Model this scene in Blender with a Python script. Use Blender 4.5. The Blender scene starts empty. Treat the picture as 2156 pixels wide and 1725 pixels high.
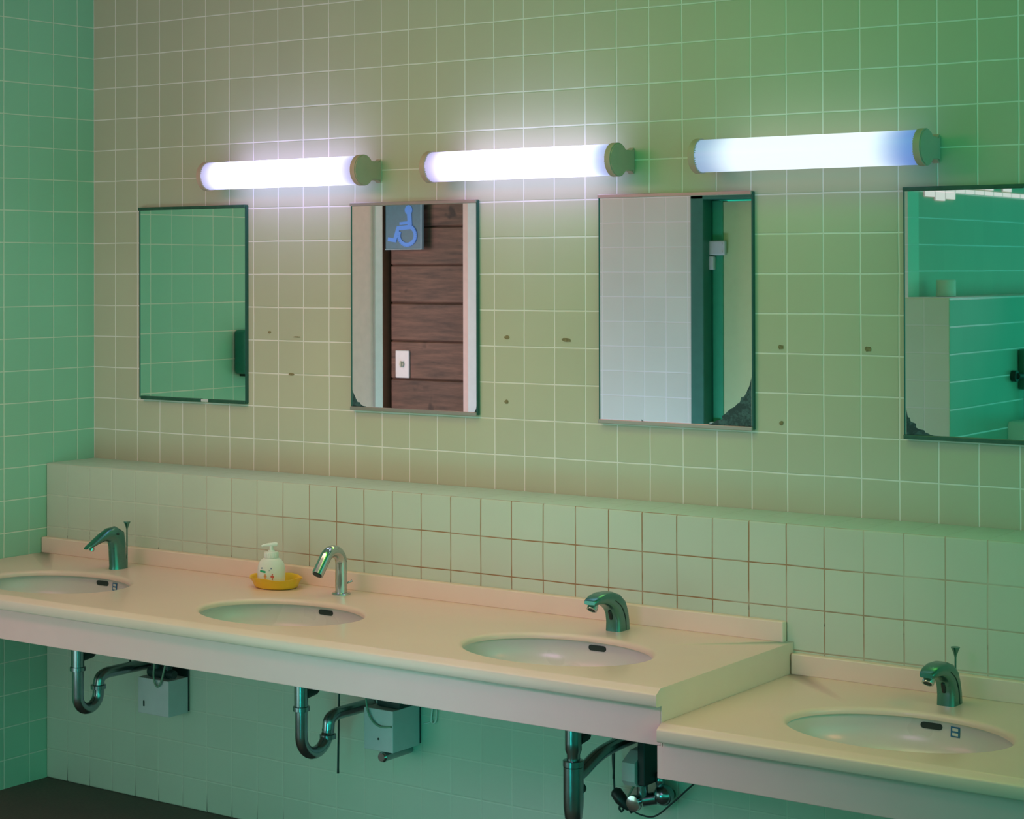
import bpy, bmesh, math, random
from mathutils import Vector, Matrix
random.seed(7)
S = bpy.context.scene
COL = S.collection
PI = math.pi

# ------------------------------------------------------------------ camera
cam_d = bpy.data.cameras.new('camera')
cam = bpy.data.objects.new('camera', cam_d); COL.objects.link(cam)
YAW, PIT, ROL = -0.6149, 0.0081, -0.0025
fw = Vector((math.sin(YAW)*math.cos(PIT), math.cos(YAW)*math.cos(PIT), math.sin(PIT)))
rt = Vector((math.cos(YAW), -math.sin(YAW), 0)); up = rt.cross(fw)
R2 = rt*math.cos(ROL)+up*math.sin(ROL); U2 = -rt*math.sin(ROL)+up*math.cos(ROL)
M = Matrix(((R2.x, U2.x, -fw.x, 4.7118), (R2.y, U2.y, -fw.y, -4.3528), (R2.z, U2.z, -fw.z, 1.6004), (0, 0, 0, 1)))
cam.matrix_world = M
FOC = 4063.69
cam_d.sensor_fit = 'HORIZONTAL'; cam_d.sensor_width = 36.0
cam_d.lens = FOC/2156*36.0
cam_d.shift_x = (1078-1064.25)/2156
cam_d.shift_y = (534.67-862.5)/2156
cam_d.clip_start = 0.05
S.camera = cam

# ------------------------------------------------------------------ world, light, exposure
S.view_settings.view_transform = 'Standard'; S.view_settings.look = 'None'
S.view_settings.gamma = 1.0; S.view_settings.use_curve_mapping = False
S.view_settings.exposure = 0.0
W = bpy.data.worlds.new('world'); S.world = W; W.use_nodes = True
WT = W.node_tree; bg = WT.nodes['Background']
# green-tinted daylight reaching the open side of the room, stronger from the right
_tc = WT.nodes.new('ShaderNodeTexCoord'); _sp = WT.nodes.new('ShaderNodeSeparateXYZ'); WT.links.new(_tc.outputs['Generated'], _sp.inputs[0])
_m = WT.nodes.new('ShaderNodeMath'); _m.operation = 'MAXIMUM'; WT.links.new(_sp.outputs[0], _m.inputs[0]); _m.inputs[1].default_value = 0
_q = WT.nodes.new('ShaderNodeMath'); _q.operation = 'POWER'; WT.links.new(_m.outputs[0], _q.inputs[0]); _q.inputs[1].default_value = 2
_x = WT.nodes.new('ShaderNodeMix'); _x.data_type = 'RGBA'; WT.links.new(_q.outputs[0], _x.inputs[0])
_x.inputs[6].default_value = (.02, .590, .395, 1); _x.inputs[7].default_value = (.12, 1.70, 1.12, 1)
WT.links.new(_x.outputs[2], bg.inputs[0]); bg.inputs[1].default_value = 1.0

def area(name, loc, aim, sx, sy, rgb, spread=180):
    """rgb is the power per channel"""
    l = bpy.data.lights.new(name, 'AREA'); l.shape = 'RECTANGLE'; l.size = sx; l.size_y = sy
    p = max(rgb); l.color = tuple(c/p for c in rgb); l.energy = p; l.spread = math.radians(spread)
    o = bpy.data.objects.new(name, l); COL.objects.link(o); o.location = loc
    o.rotation_euler = (Vector(aim)-Vector(loc)).to_track_quat('-Z', 'Y').to_euler()
    return o
# added front-left key lights, daylight from the entrance side, and added fills with no lamp in the room
area('front_left_key_high', (.75, -2.2, 2.38), (1.0, 0, .9), 1.3, .5, (8.4, 2.8, 4.2))  # added key light for the back wall, set inside the room without a fixture
area('front_left_key_low', (.75, -2.2, .45), (1.0, 0, .45), 1.3, .7, (2.7, 4.3, 3.5))  # added low key that reaches under the counter, no lamp stands there
area('overhead_counter_fill', (1.5, -1.2, 2.62), (1.5, -.9, 0), 2.4, .4, (5.0, 3.3, 2.1), 100)  # added fill from above to brighten the counters, no such lamp
area('ledge_fill', (2.3, -1.0, 2.62), (2.3, -.7, 0), 2.0, .5, (0.6, 5.4, 0.1))  # added green fill that tints the ledge, no fixture there
area('apron_fill', (2.45, -2.9, 1.75), (2.3, -.8, .6), .7, .5, (1.0, 0.55, 1.0), 50)  # unseen fill added to lift the aprons and counter fronts
area('right_counter_fill', (4.3, -1.1, 1.9), (2.7, -.75, .6), .4, .4, (0.6, 0.22, 0.1), 45)  # unseen warm fill added for the step end and right counter
area('undercounter_fill', (2.0, -2.6, .25), (1.0, -.2, .30), .8, .4, (.1, 3.4, 3.0), 80)  # added teal fill for the wall under the counter
area('mirror_wall_fill', (1.1, -2.1, 2.35), (1.3, 0, 1.4), 1.2, .3, (.8, .2, .1), 60)  # added reddish fill for the middle of the mirror wall
area('vestibule_light', (-1.1, -1.2, 1.3), (-.4, -2.33, 1.3), .6, 1.2, (8.0, 4.4, 4.8), 120)
area('entrance_floor_glow', (.8, -1.25, .1), (.75, -2.33, .8), .9, .3, (5.8, 8.8, 13.2), 140)

# ------------------------------------------------------------------ material helpers
def nt(name):
    m = bpy.data.materials.new(name); m.use_nodes = True
    t = m.node_tree; b = t.nodes['Principled BSDF']; return m, t, b
def node(t, typ, **k):
    n = t.nodes.new(typ)
    for a, v in k.items(): setattr(n, a, v)
    return n
def mth(t, op, a, b=None, c=None, clamp=False):
    n = node(t, 'ShaderNodeMath', operation=op); n.use_clamp = clamp
    for i, v in enumerate((a, b, c)):
        if v is None: continue
        if isinstance(v, (int, float)): n.inputs[i].default_value = v
        else: t.links.new(v, n.inputs[i])
    return n.outputs[0]
def mixc(t, f, a, b, blend='MIX'):
    n = node(t, 'ShaderNodeMix', data_type='RGBA', blend_type=blend)
    for s, v in ((n.inputs[0], f), (n.inputs[6], a), (n.inputs[7], b)):
        if hasattr(v, 'links'): t.links.new(v, s)
        elif isinstance(v, (int, float)): s.default_value = v
        else: s.default_value = (*v[:3], 1)
    return n.outputs[2]
def mapr(t, v, a, b, c, d, smooth=False):
    n = node(t, 'ShaderNodeMapRange'); n.interpolation_type = 'SMOOTHSTEP' if smooth else 'LINEAR'
    t.links.new(v, n.inputs[0])
    for i, x in enumerate((a, b, c, d)): n.inputs[i+1].default_value = x
    return n.outputs[0]
def coords(t):
    tc = node(t, 'ShaderNodeTexCoord'); s = node(t, 'ShaderNodeSeparateXYZ')
    t.links.new(tc.outputs['Object'], s.inputs[0]); return tc.outputs['Object'], s.outputs
def noise(t, vec, scale, detail=3, rough=.5):
    n = node(t, 'ShaderNodeTexNoise'); n.inputs['Scale'].default_value = scale
    n.inputs['Detail'].default_value = detail; n.inputs['Roughness'].default_value = rough
    t.links.new(vec, n.inputs['Vector']); return n.outputs[0]
def plain(name, col, rough=.5, metal=0, var=.06, nscale=30, bump=0, spec=.5, coat=0):
    m, t, b = nt(name)
    v, s = coords(t)
    n = noise(t, v, nscale)
    dark = tuple(c*(1-var*2) for c in col); lite = tuple(min(1, c*(1+var)) for c in col)
    t.links.new(mixc(t, n, dark, lite), b.inputs['Base Color'])
    b.inputs['Metallic'].default_value = metal; b.inputs['Specular IOR Level'].default_value = spec
    b.inputs['Coat Weight'].default_value = coat
    t.links.new(mapr(t, n, 0, 1, max(.02, rough*.85), min(1, rough*1.15)), b.inputs['Roughness'])
    if bump:
        bp = node(t, 'ShaderNodeBump'); bp.inputs['Distance'].default_value = bump
        t.links.new(n, bp.inputs['Height']); t.links.new(bp.outputs[0], b.inputs['Normal'])
    return m
TILE = {}
def tile(au, av, ou, ov, col, grout, rough=.42, gw=.0033, dirty=False, gmix=1.0, key='', vj=1.0):
    k = (au, av, ou, ov, col, grout, dirty, key)
    if k in TILE: return TILE[k]
    m, t, b = nt('ceramic_tile'); v, s = coords(t)
    u = mth(t, 'MULTIPLY', mth(t, 'SUBTRACT', s[au], ou), 10.0); w = mth(t, 'MULTIPLY', mth(t, 'SUBTRACT', s[av], ov), 10.0)
    # grout lines wander by a fraction of a millimetre, as hand-laid tiles do
    du = mth(t, 'MULTIPLY', mth(t, 'SUBTRACT', noise(t, v, 6.0, 1), .5), .03)
    u = mth(t, 'ADD', u, du); w = mth(t, 'ADD', w, du)
    eu = mth(t, 'ABSOLUTE', mth(t, 'SUBTRACT', mth(t, 'FRACT', u), .5)); ew = mth(t, 'ABSOLUTE', mth(t, 'SUBTRACT', mth(t, 'FRACT', w), .5))
    if vj < 1: eu = mth(t, 'MULTIPLY', eu, vj)   # butt-jointed uprights
    e = mth(t, 'MAXIMUM', eu, ew)
    h = gw*5
    mask = mapr(t, e, .5-h-.006, .5-h+.006, 0, 1, True)
    cb = node(t, 'ShaderNodeCombineXYZ'); t.links.new(mth(t, 'FLOOR', u), cb.inputs[0]); t.links.new(mth(t, 'FLOOR', w), cb.inputs[1])
    wn = node(t, 'ShaderNodeTexWhiteNoise'); t.links.new(cb.outputs[0], wn.inputs['Vector'])
    tv = mapr(t, wn.outputs['Value'], 0, 1, .975, 1.02)
    big = mapr(t, noise(t, v, 2.2, 4), .3, .7, .96, 1.04)
    vv = mth(t, 'MULTIPLY', tv, big)
    cc = node(t, 'ShaderNodeCombineColor')
    for i in range(3): t.links.new(vv, cc.inputs[i])
    tc = mixc(t, 1.0, col, cc.outputs[0], 'MULTIPLY')
    g = grout
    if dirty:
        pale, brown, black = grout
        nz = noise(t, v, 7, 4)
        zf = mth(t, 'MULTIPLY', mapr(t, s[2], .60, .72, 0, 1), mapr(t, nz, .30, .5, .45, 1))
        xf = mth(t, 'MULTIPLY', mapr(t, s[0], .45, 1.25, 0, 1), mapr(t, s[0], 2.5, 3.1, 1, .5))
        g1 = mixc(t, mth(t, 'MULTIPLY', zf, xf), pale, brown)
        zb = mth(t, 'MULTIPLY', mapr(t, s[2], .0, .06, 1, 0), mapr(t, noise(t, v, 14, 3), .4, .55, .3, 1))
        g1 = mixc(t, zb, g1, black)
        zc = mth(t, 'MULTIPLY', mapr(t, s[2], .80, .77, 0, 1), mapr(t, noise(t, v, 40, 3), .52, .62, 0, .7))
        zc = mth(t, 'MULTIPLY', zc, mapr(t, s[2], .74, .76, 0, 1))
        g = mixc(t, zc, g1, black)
    # a few joints soaked with rust
    t.links.new(mixc(t, mth(t, 'MULTIPLY', mask, gmix), tc, g), b.inputs['Base Color'])
    t.links.new(mapr(t, mask, 0, 1, rough, .85), b.inputs['Roughness'])
    b.inputs['Specular IOR Level'].default_value = .4
    bp = node(t, 'ShaderNodeBump'); bp.inputs['Distance'].default_value = .0008; bp.inputs['Strength'].default_value = .8
    soft = mapr(t, e, .5-h-.018, .5-h+.008, 1, 0, True)
    tilt = mth(t, 'MULTIPLY', mth(t, 'MULTIPLY', mth(t, 'SUBTRACT', mth(t, 'FRACT', w), .5), mth(t, 'SUBTRACT', wn.outputs['Value'], .5)), .5)
    t.links.new(mth(t, 'ADD', mth(t, 'ADD', soft, mth(t, 'MULTIPLY', noise(t, v, 25, 2), .15)), tilt), bp.inputs['Height'])
    t.links.new(bp.outputs[0], b.inputs['Normal'])
    TILE[k] = m; return m

# ------------------------------------------------------------------ mesh helpers
def link(name, bm, mats, parent=None, smooth=False, angle=None):
    me = bpy.data.meshes.new(name)
    bmesh.ops.recalc_face_normals(bm, faces=bm.faces[:])
    bm.to_mesh(me); bm.free()
    if not isinstance(mats, (list, tuple)): mats = [mats]
    for m in mats: me.materials.append(m)
    if smooth:
        for p in me.polygons: p.use_smooth = True
        if angle:
            try: me.set_sharp_from_angle(angle=math.radians(angle))
            except Exception: pass
    o = bpy.data.objects.new(name, me); COL.objects.link(o)
    if parent: o.parent = parent; o.matrix_parent_inverse = Matrix.Translation(-parent.location)
    return o
def thing(name, loc, label, cat, group=None):
    o = bpy.data.objects.new(name, None); COL.objects.link(o); o.location = loc
    o.empty_display_size = .05
    o['label'] = label; o['category'] = cat
    if group: o['group'] = group
    return o
def tag(o, label, cat, group=None):
    o['label'] = label; o['category'] = cat
    if group: o['group'] = group
    return o
def struct(o, label=None):
    o['kind'] = 'structure'
    if label: o['label'] = label
    return o
def box(bm, x0, x1, y0, y1, z0, z1, bev=0, seg=2, mi=0):
    r = bmesh.ops.create_cube(bm, size=1.0)
    vs = r['verts']
    for v in vs:
        v.co = Vector(((x0+x1)/2+v.co.x*(x1-x0), (y0+y1)/2+v.co.y*(y1-y0), (z0+z1)/2+v.co.z*(z1-z0)))
    fs = set(f for v in vs for f in v.link_faces)
    if bev:
        es = list(set(e for v in vs for e in v.link_edges))
        rr = bmesh.ops.bevel(bm, geom=es, offset=bev, segments=seg, affect='EDGES', profile=.5)
        fs = set(rr['faces']) | set(f for f in fs if f.is_valid)
    for f in fs: f.material_index = mi
    return bm
def frames(pts):
    pts = [Vector(p) for p in pts]; n = len(pts); T = []
    for i in range(n):
        a = pts[max(0, i-1)]; b = pts[min(n-1, i+1)]; T.append((b-a).normalized())
    ref = Vector((1, 0, 0)) if abs(T[0].x) < .9 else Vector((0, 0, 1))
    N = [(ref-T[0]*ref.dot(T[0])).normalized()]
    for i in range(1, n):
        v = N[-1]-T[i]*N[-1].dot(T[i]); N.append(v.normalized())
    return pts, T, N
def tube(bm, pts, rad, seg=16, cap=True, mi=0):
    pts, T, N = frames(pts)
    if not isinstance(rad, (list, tuple)): rad = [rad]*len(pts)
    rings = []
    for p, t, n, r in zip(pts, T, N, rad):
        b = t.cross(n)
        rings.append([bm.verts.new(p+(n*math.cos(2*PI*k/seg)+b*math.sin(2*PI*k/seg))*r) for k in range(seg)])
    skin(bm, rings, cap, mi)
def skin(bm, rings, cap=True, mi=0):
    for a, b in zip(rings, rings[1:]):
        n = len(a)
        for k in range(n):
            f = bm.faces.new((a[k], a[(k+1) % n], b[(k+1) % n], b[k])); f.material_index = mi
    if cap:
        f = bm.faces.new(rings[0][::-1]); f.material_index = mi
        f = bm.faces.new(rings[-1]); f.material_index = mi
def lathe(bm, prof, c, axis='z', seg=32, mi=0, sx=1, sy=1):
    rings = []
    for r, h in prof:
        ring = []
        for k in range(seg):
            a = 2*PI*k/seg; u, v = r*math.cos(a)*sx, r*math.sin(a)*sy
            p = {'z': (u, v, h), 'y': (u, h, v), 'x': (h, u, v)}[axis]
            ring.append(bm.verts.new(Vector(c)+Vector(p)))
        rings.append(ring)
    skin(bm, rings, True, mi)
def smoothpath(pts, n=6):
    P = [Vector(p) for p in pts]; out = []
    for i in range(len(P)-1):
        p0 = P[max(i-1, 0)]; p1 = P[i]; p2 = P[i+1]; p3 = P[min(i+2, len(P)-1)]
        for k in range(n):
            t = k/n
            out.append(.5*((2*p1)+(p2-p0)*t+(2*p0-5*p1+4*p2-p3)*t*t+(-p0+3*p1-3*p2+p3)*t**3))
    out.append(P[-1]); return out
def fillet(pts, r, n=7):
    P = [Vector(p) for p in pts]; out = [P[0]]
    for i in range(1, len(P)-1):
        a = (P[i-1]-P[i]); b = (P[i+1]-P[i]); rr = min(r, a.length*.49, b.length*.49)
        p0 = P[i]+a.normalized()*rr; p1 = P[i]+b.normalized()*rr
        for k in range(n+1):
            t = k/n; out.append(p0*(1-t)**2+P[i]*2*t*(1-t)+p1*t*t)
    out.append(P[-1]); return out
def prism(bm, poly, ax, a, b, mi=0, bev=0):
    """poly in the two other axes, extruded along ax from a to b"""
    def mk(p, q):
        if ax == 0: return (q, p[0], p[1])
        if ax == 1: return (p[0], q, p[1])
        return (p[0], p[1], q)
    A = [bm.verts.new(mk(p, a)) for p in poly]; B = [bm.verts.new(mk(p, b)) for p in poly]
    n = len(poly); fs = []
    for k in range(n): fs.append(bm.faces.new((A[k], A[(k+1) % n], B[(k+1) % n], B[k])))
    fs.append(bm.faces.new(A[::-1])); fs.append(bm.faces.new(B))
    for f in fs: f.material_index = mi
    return fs

# ------------------------------------------------------------------ materials
CREAM = (.585, .54, .42); PINKG = (.92, .82, .80)
T_BACK = tile(0, 2, 0.0, .088, CREAM, PINKG)
T_LEFT = tile(1, 2, -.0714, .088, (.33, .57, .43), (.74, .72, .62))
DG = ((.63, .64, .54), (.34, .17, .08), (.05, .05, .035))
T_CHF = tile(0, 2, -.0025, .093, (.56, .60, .50), DG, dirty=True, gw=.003)
T_CHT = tile(0, 1, -.0025, -.0025, (.52, .64, .56), (.58, .64, .56), gmix=.6)
T_FRONT = tile(0, 2, .088, .088, (.66, .64, .56), (.80, .74, .72))
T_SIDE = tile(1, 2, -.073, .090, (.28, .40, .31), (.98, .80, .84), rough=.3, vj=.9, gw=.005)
T_PAL = tile(0, 2, .015, .094, (.52, .57, .42), (.60, .60, .50))
M_PLASTER = plain('cream_plaster', (.90, .60, .57), .7, bump=.0004)
M_CEIL = plain('ceiling_board', (.55, .56, .48), .8)
M_COUNTER = plain('peach_artificial_marble', (.80, .585, .50), .30, var=.03, nscale=9, coat=.15)
M_SPLASH = plain('peach_backsplash', (.88, .65, .56), .38, var=.03, nscale=9)
M_APRON = plain('pale_marble_apron', (.94, .57, .56), .40, var=.03, nscale=9)
M_BOWL = plain('white_vitreous_china', (.64, .61, .58), .28, var=.01, nscale=4, coat=.12)
M_CHROME = plain('chrome', (.50, .58, .58), .13, 1.0, var=.05)
M_CHROME_DULL = plain('dull_chrome', (.30, .37, .39), .24, 1.0, var=.10, nscale=40)
M_SATIN = plain('satin_faucet_metal', (.11, .30, .27), .26, 1.0, var=.06, nscale=60)
M_DARK = plain('dark_rubber', (.012, .03, .03), .5)
M_BLACK = plain('black_plastic', (.012, .016, .018), .45)
M_HOLE = plain('dark_opening', (.015, .035, .03), .7)
M_RAIL = plain('aluminium_rail', (.42, .38, .34), .38, .7, var=.05)
M_RAILD = plain('dark_reflection_rail', (.06, .16, .12), .45, .6, var=.2, nscale=50)  # rail colour darkened for the dark surroundings it reflects
M_EDGE = plain('mirror_edge', (.03, .12, .11), .35, .4)
M_CAP = plain('beige_lamp_cap', (.66, .42, .37), .5)
M_STEEL = plain('grey_painted_steel', (.60, .55, .58), .5, 0, var=.04)
M_WHITE = plain('white_plastic', (.78, .77, .74), .4, var=.02)
M_YELLOW = plain('yellow_plastic', (.90, .50, .02), .35, var=.02)
M_GREENPAINT = plain('green_painted_steel', (.03, .30, .16), .4, var=.08)
M_GREENDARK = plain('dark_green_painted_steel', (.03, .16, .12), .45, var=.1)
M_DOOR = plain('pale_green_door_panel', (.50, .56, .30), .5, var=.03)
M_WOODPOST = plain('brown_timber', (.17, .075, .04), .6, var=.2, nscale=20)
M_JAMB = plain('white_jamb_paint', (.82, .76, .78), .5)
M_GLAZEDWHITE = plain('white_glazed_tile', (.85, .76, .78), .3, var=.02)
M_GLYPH = plain('blue_paint', (.08, .28, .90), .5, var=.05)
M_SIGN = plain('grey_sign_plate', (.055, .14, .20), .45, .2, var=.12, nscale=60)
M_SWITCH = plain('white_switch_plate', (.74, .70, .74), .4)
M_STAIN = plain('old_glue', (.34, .25, .13), .8, var=.4, nscale=160)
M_LABEL = plain('blue_label', (.02, .16, .32), .5)
M_PAPER = plain('tissue_roll', (.62, .66, .60), .9)
M_CABLE = plain('green_grey_cable', (.20, .30, .22), .6)

def mirror_mat():
    m, t, b = nt('mirror_glass'); v, s = coords(t)
    b.inputs['Metallic'].default_value = 1
    n = noise(t, v, 3.0, 5, .6)
    t.links.new(mixc(t, n, (.84, .88, .85), (.90, .92, .90)), b.inputs['Base Color'])
    b.inputs['Roughness'].default_value = .012
    return m
M_MIRROR = mirror_mat()
def tarnish_mat():
    m, t, b = nt('lost_silvering'); v, s = coords(t)
    n = mapr(t, noise(t, v, 60, 4, .7), .45, .6, 0, 1)
    t.links.new(mixc(t, n, (.012, .045, .05), (.05, .12, .13)), b.inputs['Base Color'])
    b.inputs['Roughness'].default_value = .4
    return m
M_TARNISH = tarnish_mat()
def wood_mat():
    m, t, b = nt('stained_cedar_plank'); v, s = coords(t)
    mp = node(t, 'ShaderNodeMapping'); mp.inputs['Scale'].default_value = (1.5, 1, 14)
    pz = mth(t, 'FLOOR', mth(t, 'MULTIPLY', mth(t, 'SUBTRACT', s[2], .122), 1/.1665))
    cb = node(t, 'ShaderNodeCombineXYZ'); t.links.new(mth(t, 'MULTIPLY', pz, 3.7), cb.inputs[0])
    ad = node(t, 'ShaderNodeVectorMath', operation='ADD'); t.links.new(v, ad.inputs[0]); t.links.new(cb.outputs[0], ad.inputs[1])
    t.links.new(ad.outputs[0], mp.inputs[0])
    n1 = noise(t, mp.outputs[0], 3.5, 6, .65)
    n2 = noise(t, ad.outputs[0], 11, 2)
    wn = node(t, 'ShaderNodeTexWhiteNoise', noise_dimensions='1D'); t.links.new(pz, wn.inputs['W'])
    c = mixc(t, mapr(t, n1, .3, .7, 0, 1), (.040, .020, .014), (.18, .085, .058))
    knot = mapr(t, n2, .66, .74, 0, 1)
    c = mixc(t, knot, c, (.03, .014, .01))
    k = mapr(t, wn.outputs[0], 0, 1, .75, 1.25)
    cc = node(t, 'ShaderNodeCombineColor'); [t.links.new(k, cc.inputs[i]) for i in range(3)]
    t.links.new(mixc(t, 1.0, c, cc.outputs[0], 'MULTIPLY'), b.inputs['Base Color'])
    b.inputs['Roughness'].default_value = .6
    return m
M_PLANK = wood_mat()
def floor_mat():
    m, t, b = nt('dark_floor'); v, s = coords(t)
    n = noise(t, v, 120, 3, .7); n2 = noise(t, v, 6, 3)
    c = mixc(t, n, (.06, .05, .04), (.17, .12, .10))
    t.links.new(mixc(t, mapr(t, n2, .3, .7, 0, .5), c, (.07, .07, .06)), b.inputs['Base Color'])
    b.inputs['Roughness'].default_value = .7
    return m
M_FLOOR = floor_mat()
def lamp_mat(xa, xb, core, endl, endr, s, end=.16):
    m, t, b = nt('glowing_diffuser'); v, sp = coords(t)
    L = xb-xa
    fl = mapr(t, sp[0], xa, xa+L*.20, 0, 1, True); fr = mapr(t, sp[0], xb-L*.21, xb, 1, 0, True)
    c = mixc(t, fr, endr, core); c = mixc(t, fl, endl, c)
    b.inputs['Base Color'].default_value = (.32, .24, .36, 1); b.inputs['Roughness'].default_value = .4
    t.links.new(c, b.inputs['Emission Color'])
    st = mth(t, 'MULTIPLY', mth(t, 'MULTIPLY', mapr(t, fl, 0, 1, end, 1), mapr(t, fr, 0, 1, end, 1)), s)
    t.links.new(st, b.inputs['Emission Strength'])
    return m

# ------------------------------------------------------------------ room shell
H = 2.70
def faced(bm):  # choose the tile direction by the way a face looks
    bm.normal_update()
bm = bmesh.new(); box(bm, -.1, 6.0, 0, .1, 0, H); o = struct(link('wall_back', bm, T_BACK))
WB = o
bm = bmesh.new(); box(bm, -.1, 0, -1.2, 0, 0, H); struct(link('wall_left', bm, T_LEFT))
bm = bmesh.new(); box(bm, -.1, 0, -1.45, -1.2, 0, H); box(bm, -.1, 0, -2.33, -2.17, 0, H); box(bm, -.1, 0, -2.17, -1.45, 2.12, H)
struct(link('wall_left_entrance', bm, M_PLASTER))
bm = bmesh.new(); box(bm, -.1, .012, -1.496, -1.45, 0, 2.12, .003); box(bm, -.04, .012, -2.17, -2.12, 0, 2.12, .003); box(bm, -.1, .012, -2.17, -1.45, 2.08, 2.12, .003)
struct(link('trim_1', bm, M_JAMB))
# boxed-out ledge that carries the pipes
CW = -.2019; CT = .993
bm = bmesh.new(); box(bm, .0, 6.0, CW, 0, 0, CT, .006, 3)
bm.normal_update()
for f in bm.faces: f.material_index = 1 if f.normal.z > .75 else 0
o = struct(link('wall_lower', bm, [T_CHF, T_CHT], smooth=True, angle=50))
bm = bmesh.new(); box(bm, -2.0, 7.0, -7.5, .1, -.1, 0); struct(link('floor', bm, M_FLOOR))
bm = bmesh.new(); box(bm, -2.0, 6.0, -7.5, .1, H, H+.1); struct(link('ceiling', bm, M_CEIL))
# wall across the room that faces the mirrors
bm = bmesh.new(); box(bm, -.04, .904, -2.43, -2.33, 0, H); box(bm, .904, 1.75, -2.43, -2.33, 1.95, H)
box(bm, 1.75, 1.8205, -2.43, -2.33, 0, H); struct(link('wall_front', bm, T_FRONT))
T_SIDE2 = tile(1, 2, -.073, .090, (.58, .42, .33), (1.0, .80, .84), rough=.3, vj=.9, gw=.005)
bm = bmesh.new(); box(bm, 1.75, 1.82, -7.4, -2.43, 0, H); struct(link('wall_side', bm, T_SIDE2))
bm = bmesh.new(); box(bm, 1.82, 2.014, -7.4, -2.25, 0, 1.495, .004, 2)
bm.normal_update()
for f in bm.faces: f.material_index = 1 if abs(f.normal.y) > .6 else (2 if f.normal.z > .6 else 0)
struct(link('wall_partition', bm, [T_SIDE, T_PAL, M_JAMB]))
# glowing blocks added at head height as window glare on the tiles
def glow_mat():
    m, t, b = nt('glare_glow'); v, sp = coords(t)
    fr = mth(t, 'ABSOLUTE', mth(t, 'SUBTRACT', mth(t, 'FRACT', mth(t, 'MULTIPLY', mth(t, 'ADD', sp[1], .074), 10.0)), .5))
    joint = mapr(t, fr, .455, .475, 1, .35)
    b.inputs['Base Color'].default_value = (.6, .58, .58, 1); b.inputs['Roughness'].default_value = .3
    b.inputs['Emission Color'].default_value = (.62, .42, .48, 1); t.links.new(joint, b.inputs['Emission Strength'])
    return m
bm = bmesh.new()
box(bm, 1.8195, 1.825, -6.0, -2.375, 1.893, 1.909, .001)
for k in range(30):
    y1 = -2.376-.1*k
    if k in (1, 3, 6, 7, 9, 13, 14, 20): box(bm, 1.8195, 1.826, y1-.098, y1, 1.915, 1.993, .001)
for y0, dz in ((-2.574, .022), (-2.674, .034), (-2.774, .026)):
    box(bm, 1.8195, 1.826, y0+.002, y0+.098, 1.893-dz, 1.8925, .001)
struct(link('tile_glare_1', bm, glow_mat()))
# vestibule seen through the entrance
bm = bmesh.new()
for k in range(17):
    z0 = .122-.1665+k*.1665
    box(bm, -.615, -.04, -2.37, -2.33, max(0, z0+.002), min(H, z0+.1645), .004, 1)
box(bm, -.615, -.04, -2.39, -2.345, 0, H)
struct(link('wall_vestibule', bm, M_PLANK))
bm = bmesh.new(); box(bm, -.668, -.636, -2.39, -2.30, 0, H, .004); box(bm, -.640, -.61, -2.39, -2.37, 0, H)
struct(link('trim_3', bm, M_WOODPOST))
# door in the wall across
door = struct(bpy.data.objects.new('door_1', None)); COL.objects.link(door); door.location = (1.35, -2.36, 0)
bm = bmesh.new(); box(bm, .904, .962, -2.46, -2.325, 0, 1.95, .003); box(bm, 1.70, 1.75, -2.46, -2.325, 0, 1.95, .003); box(bm, .904, 1.75, -2.46, -2.325, 1.875, 1.95, .003)
link('door_frame', bm, M_GREENDARK, door)
bm = bmesh.new(); box(bm, .964, 1.011, -2.44, -2.395, 0, 1.872, .003); link('door_edge', bm, M_GREENPAINT, door)
bm = bmesh.new(); box(bm, 1.011, 1.698, -2.435, -2.40, .02, 1.868, .002); link('door_panel', bm, M_DOOR, door)
bm = bmesh.new(); box(bm, .955, 1.03, -2.395, -2.375, 1.655, 1.712, .004)
for yy in (1.668, 1.70): lathe(bm, [(.004, 0), (.004, .003)], (1.018, -2.375, yy), 'y', 10)
box(bm, .955, .980, -2.395, -2.372, 1.597, 1.65, .004)
link('hinge', bm, M_STEEL, door)
bm = bmesh.new(); box(bm, .955, 1.0, -2.40, -2.37, .95, .995, .006); link('door_stop', bm, M_WHITE, door)

# ------------------------------------------------------------------ marks on the tiles
bm = bmesh.new()
def patch(x, z, w, h, n=9):
    pts = []
    for k in range(n):
        a = 2*PI*k/n; q = random.uniform(.75, 1.05)
        ca, sa = math.cos(a), math.sin(a)
        s_ = 1/max(abs(ca), abs(sa))**.6
        pts.append((x+ca*w/2*q*s_, z+sa*h/2*q*s_))
    prism(bm, pts, 1, -.0012, .0)
for (x, z, w, h) in ((1.642, 1.413, .020, .012), (1.838, 1.410, .032, .012), (1.640, 1.235, .014, .013), (.852, 1.288, .024, .010), (.765, 1.413, .012, .008), (.874, 1.400, .03, .004), (2.483, 1.404, .016, .012), (2.719, 1.404, .018, .014), (2.483, 1.213, .012, .012)):
    patch(x, z, w, h)
o = link('adhesive_stain', bm, M_STAIN, WB); o['kind'] = 'stuff'

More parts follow.
